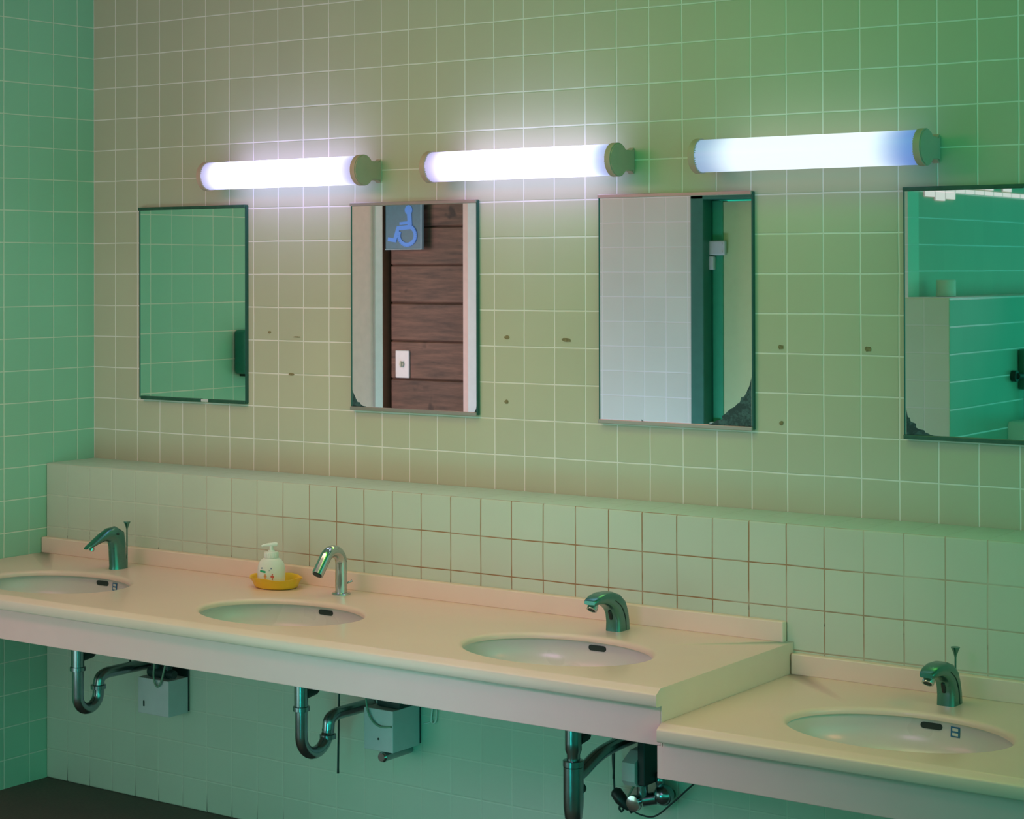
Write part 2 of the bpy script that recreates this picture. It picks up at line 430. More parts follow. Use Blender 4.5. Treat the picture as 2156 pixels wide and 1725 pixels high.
# ------------------------------------------------------------------ tube lights
def wall_lamp(xc, half, core, endl, endr, s, label, end=.16):
    r, d, z = .0415, .078, 1.886
    t = thing('tube_wall_light', (xc, 0, z), label, 'wall light', 'tube lights in a row above the mirrors')
    xa, xb = xc-half, xc+half
    bm = bmesh.new(); lathe(bm, [(r, xa+.018), (r, xb-.018)], (0, -d, z), 'x', 48)
    link('diffuser', bm, lamp_mat(xa+.018, xb-.018, core, endl, endr, s, end), t, True, 40)
    for sgn in (-1, 1):
        x0, x1 = (xa, xa+.022) if sgn < 0 else (xb-.022, xb)
        pts = []
        rr = .0445
        a0 = math.radians(38)
        # round disc running into a straight neck that meets the wall
        for k in range(33):
            a = a0+(2*PI-2*a0)*k/32
            pts.append((-d+rr*math.cos(a), z+rr*math.sin(a)))
        pts += [(-.012, z-rr*math.sin(a0)), (0, z-rr*.78), (0, z+rr*.78), (-.012, z+rr*math.sin(a0))]
        bm = bmesh.new(); prism(bm, pts, 0, x0, x1)
        bmesh.ops.recalc_face_normals(bm, faces=bm.faces[:])
        es = [e for e in bm.edges if abs(e.verts[0].co.x-e.verts[1].co.x) < 1e-6]
        bmesh.ops.bevel(bm, geom=es, offset=.003, segments=2, affect='EDGES')
        link('end_cap', bm, M_CAP, t, True, 35)
    bm = bmesh.new(); box(bm, xa+.02, xb-.02, -.036, 0, z-.016, z+.016, .003); link('back_plate', bm, M_CAP, t)
    return t
wall_lamp(.888, .313, (.54, .56, 1.0), (.60, .60, 1.0), (.62, .62, 1.0), 4.5, 'lit tube light nearest the left wall, between the first two mirrors')
wall_lamp(1.743, .314, (.62, .62, 1.0), (.62, .56, 1.0), (.50, .58, 1.0), 4.4, 'lit tube light in the middle of the row of three')
wall_lamp(2.596, .312, (.80, .92, 1.0), (.40, .60, .95), (.14, .32, .95), 1.08, 'bluish lit tube light at the right end of the row', .55)

# ------------------------------------------------------------------ mirrors
def mirror(xa, xb, za, zb, label, dark, patches, broken=False):
    t = thing('wall_mirror', ((xa+xb)/2, 0, za), label, 'mirror', 'mirrors in a row above the ledge')
    bm = bmesh.new(); box(bm, xa+.002, xb-.002, -.009, -.004, za+.006, zb-.006); link('glass', bm, M_MIRROR, t)
    bm = bmesh.new(); box(bm, xa+.001, xb-.001, -.004, 0, za+.004, zb-.004); link('backing', bm, M_EDGE, t)
    rm = M_RAILD if dark else M_RAIL
    bm = bmesh.new(); box(bm, xa, xb, -.017, 0, zb-.010, zb, .0012); link('top_rail', bm, rm, t)
    if broken:
        bm = bmesh.new(); box(bm, xa+.012, xa+.27, -.017, 0, za, za+.010, .0012); box(bm, xa+.305, xb, -.017, 0, za, za+.010, .0012)
        link('bottom_rail', bm, rm, t)
        bm = bmesh.new(); box(bm, xa+.272, xa+.303, -.014, 0, za+.001, za+.009, .001); link('rail_chip', bm, M_SWITCH, t)
    else:
        bm = bmesh.new(); box(bm, xa, xb, -.017, 0, za, za+.010, .0012); link('bottom_rail', bm, rm, t)
    for x0, w in ((xa-.0005, .0025), (xb-.003, .0045)):
        bm = bmesh.new(); box(bm, x0, x0+w, -.011, 0, za+.003, zb-.003, .0005); link('side_trim', bm, M_EDGE, t)
    for P in patches:
        bm = bmesh.new()
        prism(bm, P, 1, -.0094, -.0089)
        link('tarnish', bm, M_TARNISH, t)
    return t
def corner(x, z, w, h, sx, jag=.12, n=14, p=1.6):
    """worn-away silvering that fills a bottom corner, outline concave and ragged"""
    pts = [(x, z)]
    for k in range(n+1):
        t_ = k/n
        u = w*(1-t_)**p; v = h*t_**p
        q = 1+random.uniform(-jag, jag)*(0 if k in (0, n) else 1)
        pts.append((x+sx*u*q, z+v*q))
    return pts
mirror(.2195, .677, 1.1925, 1.800, 'mirror nearest the left wall, with a dark green rail along its top', True, [], True)
mirror(1.093, 1.548, 1.1925, 1.796, 'mirror reflecting a brown plank wall and a blue wheelchair sign', False, [corner(1.097, 1.2015, .062, .048, 1), corner(1.544, 1.2015, .012, .02, -1)])
mirror(1.949, 2.409, 1.1915, 1.799, 'mirror reflecting white tiles beside a green door frame, worn at its lower right corner', False, [corner(2.404, 1.2015, .125, .125, -1, .07, 18, 1.35), corner(2.08, 1.2005, .012, .006, 1)])
mirror(2.817, 3.274, 1.1915, 1.796, 'mirror cut off by the right edge, reflecting a green tiled partition', True, [corner(2.822, 1.2015, .085, .06, 1)])

# ------------------------------------------------------------------ vanity counters
SA, SB, SY = .242, .171, -.587
SX = [.478, 1.335, 2.195, 3.05]
def counter(name, xa, xb, zt, za, cells, splash_x0, splash_x1, label, left_open=False):
    t = thing(name, ((xa+xb)/2, -.5, zt), label, 'counter', 'vanity counters')
    yb, yf = CW-.0005, -.818
    bm = bmesh.new()
    N = 96; bev = .012; nb = 5
    for (x0, x1, xc) in cells:
        ang = [2*PI*k/N for k in range(N)]
        for cxr, cyr in ((x0, yb), (x1, yb), (x0, yf), (x1, yf)):
            a = math.atan2(cyr-SY, cxr-xc) % (2*PI)
            j = min(range(N), key=lambda i: abs(ang[i]-a)); ang[j] = a
        outer = []
        for a in ang:
            c, s = math.cos(a), math.sin(a); ts = []
            if c > 1e-9: ts.append((x1-xc)/c)
            if c < -1e-9: ts.append((x0-xc)/c)
            if s > 1e-9: ts.append((yb-SY)/s)
            if s < -1e-9: ts.append((yf-SY)/s)
            d = min(ts); outer.append(bm.verts.new((xc+c*d, SY+s*d, zt)))
        rings = [outer]
        for k in range(nb+1):
            ph = PI/2*k/nb; off = bev*(1-math.sin(ph)); dz = bev*(1-math.cos(ph))*.8
            ring = []
            for a in ang:
                c, s = math.cos(a), math.sin(a)
                q = 1/math.sqrt((c/(SA+off))**2+(s/(SB+off))**2)
                ring.append(bm.verts.new((xc+c*q, SY+s*q, zt-dz)))
            rings.append(ring)
        last = []
        for a in ang:
            c, s = math.cos(a), math.sin(a); q = 1/math.sqrt((c/SA)**2+(s/SB)**2)
            last.append(bm.verts.new((xc+c*q, SY+s*q, zt-.014)))
        rings.append(last)
        und = []
        for v in outer: und.append(bm.verts.new((v.co.x, v.co.y, zt-.014)))
        rings.append(und)
        skin(bm, rings, False)
    # front nosing
    prof = [(yf, zt), (-.8215, zt-.0004), (-.8240, zt-.0013), (-.8375, zt-.0095), (-.8395, zt-.0112), (-.8405, zt-.0135), (-.8405, zt-.034), (-.8395, zt-.0365), (-.837, zt-.038), (yf, zt-.038)]
    A = [bm.verts.new((xa, p[0], p[1])) for p in prof]; B = [bm.verts.new((xb, p[0], p[1])) for p in prof]
    for k in range(len(prof)-1): bm.faces.new((A[k], A[k+1], B[k+1], B[k]))
    bm.faces.new(A); bm.faces.new(B[::-1])
    for x in (xa, xb):
        q = [bm.verts.new(c) for c in ((x, yf, zt), (x, yb, zt), (x, yb, zt-.038), (x, yf, zt-.038))]; bm.faces.new(q)
    bmesh.ops.remove_doubles(bm, verts=bm.verts[:], dist=.00005)
    link('countertop', bm, M_COUNTER, t, True, 40)
    bm = bmesh.new(); box(bm, xa, xb-(.0035 if xa < 1 else 0), -.817, -.795, za, zt-.0385, .002)
    link('apron', bm, M_APRON, t)
    bm = bmesh.new(); box(bm, splash_x0, splash_x1, -.2233, yb, zt-.001, zt+.0485, .003, 3); link('backsplash', bm, M_SPLASH, t)
    return t
XE = 2.617
up_c = counter('vanity_counter', 0.001, XE, .7125, .589, [(0.001, .907, SX[0]), (.907, 1.765, SX[1]), (1.765, XE, SX[2])], .001, 2.599, 'long peach counter with three basins, the higher of the two')
bm = bmesh.new(); box(bm, XE-.003, XE, -.8172, CW-.001, .589, .6745); link('end_panel', bm, M_COUNTER, up_c)
low_c = counter('vanity_counter', XE+.001, 4.6, .6400, .520, [(XE+.001, 3.48, SX[3]), (3.48, 4.6, 3.98)], 2.6195, 4.6, 'lower peach counter on the right with a single basin in view')
bm = bmesh.new(); box(bm, XE-.012, XE+.018, -.8165, -.796, .520, .589, .001); link('apron_end', bm, M_APRON, low_c)

# ------------------------------------------------------------------ basins
def basin(xc, zt, label, sticker=False):
    t = thing('washbasin', (xc, SY, zt-.18), label, 'washbasin', 'oval basins set under the counters')
    a0, b0, h = SA+.008, SB+.008, .112
    zr = zt-.015; N = 72; rings = []
    for k in range(20):
        tt = k/19*.985; s = (1-tt**2.8)**(1/2.4)
        rings.append([bm_v for bm_v in [(xc+a0*s*math.cos(2*PI*j/N), SY+.0+b0*s*math.sin(2*PI*j/N), zr-h*tt) for j in range(N)]])
    bm = bmesh.new(); R = [[bm.verts.new(p) for p in r] for r in rings]; skin(bm, R, False)
    bm.faces.new(R[-1])
    # rim flange glued under the counter, then the outside of the bowl
    fl = [[bm.verts.new((xc+(a0+.022)*math.cos(2*PI*j/N), SY+(b0+.022)*math.sin(2*PI*j/N), zr)) for j in range(N)]]
    for k in range(14):
        tt = k/13*.985; s = (1-tt**2.8)**(1/2.4)
        fl.append([bm.verts.new((xc+(a0*s+.014)*math.cos(2*PI*j/N), SY+(b0*s+.014)*math.sin(2*PI*j/N), zr-.012-h*tt)) for j in range(N)])
    skin(bm, [R[0]]+fl, False); bm.faces.new(fl[-1])
    link('bowl', bm, M_BOWL, t, True, 50)
    # overflow slot in the back wall of the bowl
    zs = zt-.0285; yw = SY+b0*(1-((zr-zs)/h)**2.8)**(1/2.4)
    def capsule(cx_, w, hh, y0, y1, n=8):
        pts = []
        for k in range(n+1):
            a = -PI/2+PI*k/n; pts.append((cx_+w/2-hh/2+hh/2*math.cos(a), zs+hh/2*math.sin(a)))
        for k in range(n+1):
            a = PI/2+PI*k/n; pts.append((cx_-w/2+hh/2+hh/2*math.cos(a), zs+hh/2*math.sin(a)))
        b_ = bmesh.new(); prism(b_, pts, 1, y0, y1); return b_
    link('overflow_slot', capsule(xc+.001, .050, .0135, yw-.0022, yw+.012), M_HOLE, t)
    bm = bmesh.new(); lathe(bm, [(.020, 0), (.022, .002), (.021, .004), (.012, .0045)], (xc, SY+.03, zr-h*.985), 'z', 24); link('drain', bm, M_CHROME, t, True, 40)
    if sticker:
        def yat(x, z): 
            s = (1-(max(0, zr-z)/h)**2.8)**(1/2.4); return SY+b0*s*math.sqrt(max(0, 1-((x-xc)/(a0*s))**2))
        bm = bmesh.new(); xs0 = xc+.046; w = .022; z1, z0 = zs+.006, zs-.016
        def strip(bx, cx0, cx1, c0, c1, lift):
            v = [bx.verts.new((x, yat(x, z)-lift, z)) for x, z in ((cx0, c0), (cx1, c0), (cx1, c1), (cx0, c1))]
            v2 = [bx.verts.new((p.co.x, p.co.y+.0008, p.co.z)) for p in v]
            skin(bx, [v, v2], True)
        strip(bm, xs0, xs0+w, z0, z1, .0012); s1 = link('maker_sticker', bm, M_LABEL, t)
        bm = bmesh.new(); strip(bm, xs0+.004, xs0+w-.004, z0+.013, z1-.003, .0022); strip(bm, xs0+.004, xs0+w-.004, z0+.003, z0+.009, .0022)
        link('sticker_print', bm, M_PAPER, s1)
    return t
basin(SX[0], .7125, 'oval basin nearest the left wall, cut off by the left edge', True)
basin(SX[1], .7125, 'oval basin in front of the bottle in the yellow dish')
basin(SX[2], .7125, 'oval basin nearest the step between the two counters')
basin(SX[3], .6400, 'oval basin set in the lower counter on the right', True)

# ------------------------------------------------------------------ faucets
def loft(bm, secs, seg=24, p=2.6):
    """secs: (centre y,z), (dir y,z along the thickness), half width x, half thickness; x offset"""
    rings = []
    for (cy, cz, dy, dz, hw, ht, x) in secs:
        L = math.hypot(dy, dz); dy /= L; dz /= L; ring = []
        for k in range(seg):
            a = 2*PI*k/seg; c, s = math.cos(a), math.sin(a)
            u = math.copysign(abs(c)**(2/p), c)*hw; v = math.copysign(abs(s)**(2/p), s)*ht
            ring.append(bm.verts.new((x+u, cy+v*dy, cz+v*dz)))
        rings.append(ring)
    skin(bm, rings)
def lift_rod(bm, x, y, z0, z1):
    lathe(bm, [(.0022, z0), (.0022, z1-.022), (.0034, z1-.018), (.0068, z1-.008), (.0102, z1-.001), (.0102, z1), (.007, z1)], (x, y, 0), 'z', 16)
# slim curved spout (first)
def faucet_slim(x, label):
    t = thing('sensor_faucet', (x, -.317, .7125), label, 'faucet')
    bm = bmesh.new()
    loft(bm, [(-.316, .7125, 1, 0, .0215, .031, x), (-.317, .724, 1, 0, .0200, .0290, x), (-.320, .755, 1, .02, .0190, .0285, x), (-.321, .783, 1, .12, .0185, .029, x),
              (-.326, .806, .8, .45, .0185, .031, x), (-.342, .818, .45, .85, .0180, .0245, x), (-.368, .818, .38, .92, .0170, .0200, x), (-.394, .8085, .40, .9, .0155, .0165, x),
              (-.418, .797, .42, .9, .0140, .0120, x), (-.436, .790, .5, .85, .0120, .0070, x), (-.444, .787, .5, .85, .009, .0035, x)], p=2.3)
    link('body', bm, M_SATIN, t, True, 60)
    bm = bmesh.new(); lathe(bm, [(.0075, 0), (.0085, .008), (.007, .010)], (0, 0, 0), 'z', 16)
    for v in bm.verts: v.co = Matrix.Rotation(math.radians(-25), 4, 'X') @ v.co + Vector((x, -.424, .777))
    link('nozzle', bm, M_CHROME, t, True, 40)
    bm = bmesh.new(); lathe(bm, [(.003, 0), (.003, .004)], (x+.0175, -.335, .818), 'x', 12); link('sensor_dot', bm, M_HOLE, t)
    bm = bmesh.new(); lift_rod(bm, x, -.281, .7125, .848); link('lift_rod', bm, M_SATIN, t, True, 40)
faucet_slim(.446, 'slim dull faucet with a slanted spout, nearest the left wall')
# bent pipe (second)
t = thing('gooseneck_faucet', (1.29, -.291, .7125), 'chrome pipe faucet with a hooked neck, right of the soap bottle', 'faucet')
bm = bmesh.new()
path = [(1.29, -.291, .716), (1.29, -.291, .778), (1.29, -.291, .797)]
cy0, cz0, rr = -.3285, .797, .0375
for k in range(1, 17):
    a = math.radians(k*(143/16)); path.append((1.29, cy0+rr*math.cos(a), cz0+rr*math.sin(a)))
py, pz = path[-1][1], path[-1][2]; dy, dz = -math.sin(math.radians(143)), math.cos(math.radians(143))
dy, dz = -.62, -.80
path += [(1.29, py+dy*.012, pz+dz*.012), (1.29, py+dy*.052, pz+dz*.052)]
tube(bm, path, .0162, 24); link('neck', bm, M_CHROME, t, True, 50)
bm = bmesh.new(); lathe(bm, [(.026, .7125), (.026, .7155), (.024, .7175), (.0175, .7185)], (1.29, -.291, 0), 'z', 32); link('base_flange', bm, M_CHROME, t, True, 40)
bm = bmesh.new(); e0 = Vector(path[-1]); e1 = e0+Vector((0, dy, dz))*.0015
tube(bm, [e0+Vector((0, dy, dz))*.0001, e1], .0125, 20); link('outlet', bm, M_HOLE, t)
bm = bmesh.new(); tube(bm, [(1.29, -.276, .738), (1.30, -.262, .744), (1.302, -.259, .746)], [.003, .0025, .0038], 10); link('pull_pin', bm, M_CHROME, t, True)
# square-shouldered sensor faucet (third and fourth)
def faucet_block(x, z, label, rod):
    t = thing('sensor_faucet', (x, -.305, z), label, 'faucet')
    q = z-.7125
    S_ = [(-.306, .7125, 1, 0, .0225, .030), (-.3065, .735, 1, .02, .0220, .0285), (-.311, .756, 1, .12, .0215, .0280), (-.321, .775, .93, .35, .0215, .0270),
          (-.338, .788, .75, .66, .0215, .0235), (-.360, .797, .45, .9, .0215, .0185), (-.388, .8015, .2, .98, .0210, .0135), (-.412, .8005, .08, 1, .0200, .0105), (-.430, .797, .02, 1, .0175, .0070), (-.4345, .796, 0, 1, .0150, .0045)]
    bm = bmesh.new(); loft(bm, [(a, b+q, c, d, w, h, x) for a, b, c, d, w, h in S_], 28, 4.2)
    body = link('body', bm, M_SATIN, t, True, 35)
    bm = bmesh.new()   # seam where the front shell meets the back
    tube(bm, smoothpath([(x+.0222, -.303, .714+q), (x+.0222, -.306, .745+q), (x+.0218, -.322, .773+q), (x+.0215, -.350, .792+q)], 5), .0011, 6)
    link('shell_seam', bm, M_HOLE, body)
    bm = bmesh.new(); lathe(bm, [(.0110, 0), (.0130, .006), (.0130, .017), (.0095, .0175), (.0085, .0130)], (0, 0, 0), 'z', 20)
    for v in bm.verts: v.co = Matrix.Rotation(math.radians(142), 4, 'X') @ v.co + Vector((x-.002, -.412, .7905+q))
    link('nozzle', bm, M_CHROME, t, True, 40)
    bm = bmesh.new(); lathe(bm, [(.0082, -.003), (.0082, .0006)], (0, 0, 0), 'z', 16)
    for v in bm.verts: v.co = Matrix.Rotation(math.radians(142), 4, 'X') @ (v.co+Vector((0, 0, .0165))) + Vector((x-.002, -.412, .7905+q))
    link('outlet', bm, M_HOLE, t)
    bm = bmesh.new(); box(bm, x-.0045, x+.0045, -.345, -.330, .741+q, .766+q, .004, 3)
    for v in bm.verts: v.co.y += (v.co.z-q-.7535)*-.35
    link('sensor_window', bm, M_BLACK, t, True)
    bm = bmesh.new()
    if rod: lift_rod(bm, x, -.272, .7125+q, .832+q)
    else: box(bm, x-.004, x+.004, -.302, -.280, .772+q, .778+q, .0015)
    link('lift_rod', bm, M_SATIN, t, True, 40)
faucet_block(2.19, .7125, 'dull blocky sensor faucet beside the step, without a lift rod', False)
faucet_block(3.05, .6400, 'dull blocky sensor faucet on the lower counter, with a lift rod behind', True)

# ------------------------------------------------------------------ soap bottle and dish
DX, DY, DZ = 1.066, -.307, .7125
t = thing('soap_dish', (DX, DY, DZ), 'oval yellow plastic dish under the white pump bottle', 'dish')
bm = bmesh.new(); N = 64
prof = [(.052, .000, 0), (.062, .002, 0), (.066, .006, .2), (.071, .018, .6), (.075, .0255, 1), (.079, .0285, 1), (.0795, .0300, 1), (.0760, .0300, 1), (.0725, .0265, 1), (.068, .018, .6), (.063, .0075, .2), (.056, .0055, 0), (.03, .005, 0)]
R = []
for r_, z_, wob in prof:
    ring = []
    for k in range(N):
        a = 2*PI*k/N
        q = 1+.018*wob*math.cos(16*a)
        zz = z_+(.0022*wob*math.cos(4*a) if z_ > .02 else 0)
        ring.append(bm.verts.new((DX+r_*1.02*q*math.cos(a), DY+r_*.80*q*math.sin(a), DZ+zz)))
    R.append(ring)
skin(bm, R); link('bowl', bm, M_YELLOW, t, True, 60)
t.rotation_euler = (0, 0, 0)
BX, BY, BZ = 1.052, -.311, DZ+.0055
t = thing('soap_bottle', (BX, BY, BZ), 'white pump soap bottle with small printed flowers, in the yellow dish', 'bottle')
def ell(bm, prof, c, rot, seg=40, mi=0):
    R = []
    for a_, b_, z_ in prof:
        ring = []
        for k in range(seg):
            a = 2*PI*k/seg; u = a_*math.cos(a); v = b_*math.sin(a)
            ring.append(bm.verts.new((c[0]+u*math.cos(rot)-v*math.sin(rot), c[1]+u*math.sin(rot)+v*math.cos(rot), c[2]+z_)))
        R.append(ring)
    skin(bm, R, True, mi)
ROT = math.radians(30)
bm = bmesh.new()
ell(bm, [(.033, .019, 0), (.037, .0225, .002), (.0385, .024, .008), (.0395, .025, .020), (.0395, .025, .040), (.0385, .0245, .052), (.0355, .0235, .062), (.030, .0215, .070), (.0225, .0195, .0755), (.0185, .0180, .077)], (BX, BY, BZ), ROT)
link('bottle_body', bm, M_WHITE, t, True, 60)
bm = bmesh.new(); lathe(bm, [(.0195, .077), (.0195, .0775), (.0198, .091), (.0185, .0935), (.010, .0945), (.009, .098)], (BX, BY, BZ), 'z', 32)
for k in range(24):
    a = 2*PI*k/24; c_, s_ = math.cos(a), math.sin(a)
    tube(bm, [(BX+.0198*c_, BY+.0198*s_, BZ+.079), (BX+.0198*c_, BY+.0198*s_, BZ+.090)], .0008, 5)
link('collar', bm, M_WHITE, t, True, 40)
bm = bmesh.new(); lathe(bm, [(.0055, .096), (.0055, .110)], (BX, BY, BZ), 'z', 16)
nd = Vector((-.78, -.62, 0)); c0 = Vector((BX, BY, BZ+.112))
tube(bm, [c0-nd*.017+Vector((0, 0, .0015)), c0-nd*.012+Vector((0, 0, .002)), c0+nd*.005+Vector((0, 0, .001)), c0+nd*.022-Vector((0, 0, .001)), c0+nd*.027-Vector((0, 0, .003))], [.005, .0062, .0055, .0038, .0030], 14)
link('pump_head', bm, M_WHITE, t, True, 50)
M_GP = plain('green_print', (.01, .40, .20), .5); M_OP = plain('orange_print', (.75, .28, .06), .5); M_RP = plain('red_print', (.70, .09, .06), .5); M_NP = plain('grey_blue_print', (.22, .26, .38), .5)
def on_bottle(a, z, lift=.0004):
    A_, B_ = .0395+lift, .025+lift
    zz = z
    if z > .040: 
        k = (z-.040)/.022; A_ -= .004*k*k; B_ -= .0015*k*k
    u = A_*math.cos(a); v = B_*math.sin(a)
    return Vector((BX+u*math.cos(ROT)-v*math.sin(ROT), BY+u*math.sin(ROT)+v*math.cos(ROT), BZ+zz))
def decal(name, quads, mat):
    bm = bmesh.new()
    for pts in quads:
        o_ = [bm.verts.new(on_bottle(a, z, .0006)) for a, z in pts]; i_ = [bm.verts.new(on_bottle(a, z, .0001)) for a, z in pts]
        skin(bm, [o_, i_])
    link(name, bm, mat, t)
A0 = math.radians(-90)
def rect(a, z, da, dz, sl=0): return [(a-da, z-dz-sl), (a+da, z-dz+sl), (a+da, z+dz+sl), (a-da, z+dz-sl)]
decal('green_stroke', [rect(A0-.72+k*.12, .042-.0006*k, .065, .0028, -.0004) for k in range(4)], M_GP)
decal('orange_flower', [rect(A0-.32, .024, .03, .006), rect(A0-.32, .027, .12, .0012), rect(A0-.38, .031, .035, .0014), rect(A0-.26, .031, .035, .0014), rect(A0-.32, .0325, .03, .0014)], M_OP)
decal('red_flower', [rect(A0+.20, .0235, .03, .006), rect(A0+.20, .027, .09, .0020), rect(A0+.11, .0275, .03, .0030), rect(A0+.29, .026, .03, .0030), rect(A0+.20, .0325, .05, .0016)], M_RP)
decal('grey_spots', [rect(A0-.62, .050, .05, .0020), rect(A0+.12, .050, .05, .0020), rect(A0-.02, .044, .02, .0015)], M_NP)

# ------------------------------------------------------------------ drain traps under the counter
def collar(bm, p, axis, r=.0225, h=.013):
    p = Vector(p)
    tube(bm, [p-axis*h*.5, p-axis*h*.42, p+axis*h*.42, p+axis*h*.5], [r*.88, r, r, r*.88], 20)
def p_trap(x, y0, zt_, zb, y1, zw, label, zc1, zc2):
    t = thing('drain_trap', (x, y0, zb), label, 'drain pipe', 'drain traps under the counter')
    r = .0165
    bm = bmesh.new(); tube(bm, [(x, y0, .574), (x, y0, zc1)], .0185, 24); tube(bm, [(x, y0, .549), (x, y0, .560), (x, y0, .570)], [.03, .032, .03], 24)
    link('tailpiece', bm, M_CHROME_DULL, t, True, 40)
    bm = bmesh.new(); ym = (y0+y1)/2; ru = (y1-y0)/2; zb2 = zb+r+ru
    path = [(x, y0, zc1)]
    for k in range(0, 13):
        a = PI+PI*k/12; path.append((x, ym+ru*math.cos(a), zb2+ru*math.sin(a)))
    path.append((x, y1, zc2))
    tube(bm, path, r, 24); link('u_bend', bm, M_CHROME_DULL, t, True, 50)
    bm = bmesh.new()
    pth = fillet([(x, y1, zc2), (x, y1+.004, zw-.005), (x, y1+.03, zw+.004), (x, CW-.001, zw+.002)], .045, 9)
    tube(bm, pth, r, 24); link('wall_arm', bm, M_CHROME_DULL, t, True, 50)
    for zz, yy in ((zc1, y0), (zc2, y1)):
        bm = bmesh.new(); collar(bm, (x, yy, zz), Vector((0, 0, 1))); link('slip_nut', bm, M_CHROME_DULL, t, True, 40)
    bm = bmesh.new(); tube(bm, [(x, CW-.012, zw+.002), (x, CW-.006, zw+.002), (x, CW-.0005, zw+.002)], [.0175, .026, .028], 24); link('wall_flange', bm, M_CHROME_DULL, t, True, 40)
    bm = bmesh.new(); tube(bm, [(x+.004, y0+.012, .482), (x+.004, y0+.05, .486), (x+.004, y0+.062, .489)], [.013, .012, .008], 16)
    tube(bm, [(x+.004, y0+.06, .488), (x+.004, y0+.14, .492), (x+.004, y0+.22, .500)], .003, 8)
    link('stopper_link', bm, M_DARK, t, True, 50)
    return t
p_trap(SX[0], -.505, .585, .312, -.4255, .416, 'chrome U-bend drain trap nearest the left wall', .450, .384)
p_trap(SX[1], -.508, .585, .303, -.4005, .402, 'chrome U-bend drain trap below the middle basin, beside a hanging rod', .446, .352)
# bottle trap
x = SX[2]; y0 = -.515
t = thing('bottle_trap', (x, y0, .29), 'chrome bottle-shaped drain trap under the basin next to the step', 'drain pipe', 'drain traps under the counter')
bm = bmesh.new(); lathe(bm, [(.02, .574), (.02, .478), (.020, .460), (.0160, .450), (.0160, .425)], (x, y0, 0), 'z', 28); lathe(bm, [(.03, .572), (.03, .560), (.022, .550)], (x, y0, 0), 'z', 28); link('tailpiece', bm, M_CHROME_DULL, t, True, 40)
bm = bmesh.new(); lathe(bm, [(.021, .424), (.0245, .42), (.0245, .36), (.0240, .325), (.021, .300), (.014, .288), (.005, .284)], (x, y0, 0), 'z', 28); link('trap_body', bm, M_CHROME_DULL, t, True, 40)
bm = bmesh.new(); collar(bm, (x, y0, .429), Vector((0, 0, 1)), .0255, .016); link('slip_nut', bm, M_CHROME_DULL, t, True, 40)
bm = bmesh.new(); tube(bm, fillet([(x, y0+.012, .395), (x, y0+.04, .402), (x, y0+.11, .428), (x, y0+.20, .436), (x, CW-.001, .437)], .04), .0165, 22); link('wall_arm', bm, M_CHROME_DULL, t, True, 50)
bm = bmesh.new(); lathe(bm, [(.012, 0), (.012, .018), (.006, .024)], (x, y0+.020, .362), 'y', 16); link('side_plug', bm, M_DARK, t, True, 40)
bm = bmesh.new(); tube(bm, [(x+.004, y0+.014, .482), (x+.004, y0+.05, .486), (x+.004, y0+.06, .489)], [.014, .013, .008], 16)
tube(bm, [(x+.004, y0+.06, .488), (x+.004, y0+.14, .486), (x+.004, y0+.21, .470)], .004, 8); link('stopper_link', bm, M_DARK, t, True, 50)

# hanging rods of the pop-up drains
def hang_rod(x, y, zt_, zb, label):
    bm = bmesh.new(); tube(bm, [(x, y, zt_), (x+.001, y, (zt_+zb)/2), (x-.003, y, zb+.012), (x-.003, y, zb)], [.0022, .0024, .0030, .0034], 8)
    tag(link('stopper_rod', bm, M_DARK, None, True), label, 'rod', 'rods hanging under the counter')
hang_rod(1.288, -.30, .66, .224, 'long thin dark rod hanging behind the middle drain trap')
hang_rod(2.160, -.275, .66, .335, 'short thin dark rod hanging above the black plug')
hang_rod(.452, -.272, .66, .405, 'thin dark rod barely showing behind the leftmost drain trap')

# control boxes
def control_box(x0, x1, yf_, z0, z1, label, kind):
    t = thing('control_box', ((x0+x1)/2, CW, z0), label, 'control box', 'faucet control boxes on the lower wall')
    bm = bmesh.new(); box(bm, x0, x1, yf_, CW-.006, z0, z1, .0015, 2); link('cover', bm, M_STEEL, t)
    bm = bmesh.new(); box(bm, x0+.006, x1+.001, CW-.0055, CW-.0003, z0+.004, z1+.028, .001); link('back_plate', bm, M_DARK, t)
    return t
t = control_box(.500, .6265, -.289, .2865, .392, 'grey steel control box under the counter near the left wall, cable looped over it', 0)
bm = bmesh.new(); tube(bm, [(.525, -.262, .4075), (.60, -.262, .4075)], .0155, 18); tube(bm, [(.60, -.262, .4075), (.625, -.262, .4075)], .012, 16); tube(bm, [(.55, -.262, .42), (.55, -.262, .50)], .016, 16); tube(bm, [(.595, -.258, .415), (.595, -.258, .50)], .013, 16)
link('water_valve', bm, M_DARK, t, True, 45)
bm = bmesh.new(); tube(bm, smoothpath([(.585, -.290, .50), (.575, -.295, .44), (.573, -.296, .398), (.588, -.297, .374), (.604, -.296, .392), (.614, -.293, .43), (.628, -.285, .50)], 8), .0028, 8); link('cable', bm, M_CABLE, t, True)
bm = bmesh.new(); box(bm, .522, .528, -.291, -.287, .307, .325, .002); link('key_slot', bm, M_HOLE, t)
t = control_box(1.397, 1.496, -.324, .3125, .424, 'grey steel control box right of the middle drain trap, pipe stub beneath', 1)
bm = bmesh.new(); tube(bm, [(1.458, -.322, .2975), (1.458, -.205, .2975)], .0135, 20); link('pipe_stub', bm, M_CHROME_DULL, t, True, 40)
bm = bmesh.new(); tube(bm, [(1.458, -.327, .2975), (1.458, -.321, .2975)], [.011, .0145], 20); link('stub_cap', bm, M_CHROME, t, True, 40)
bm = bmesh.new(); tube(bm, smoothpath([(1.405, -.330, .50), (1.412, -.331, .43), (1.428, -.330, .395), (1.456, -.329, .380), (1.492, -.327, .383)], 8), .0028, 8); link('cable', bm, M_CABLE, t, True)
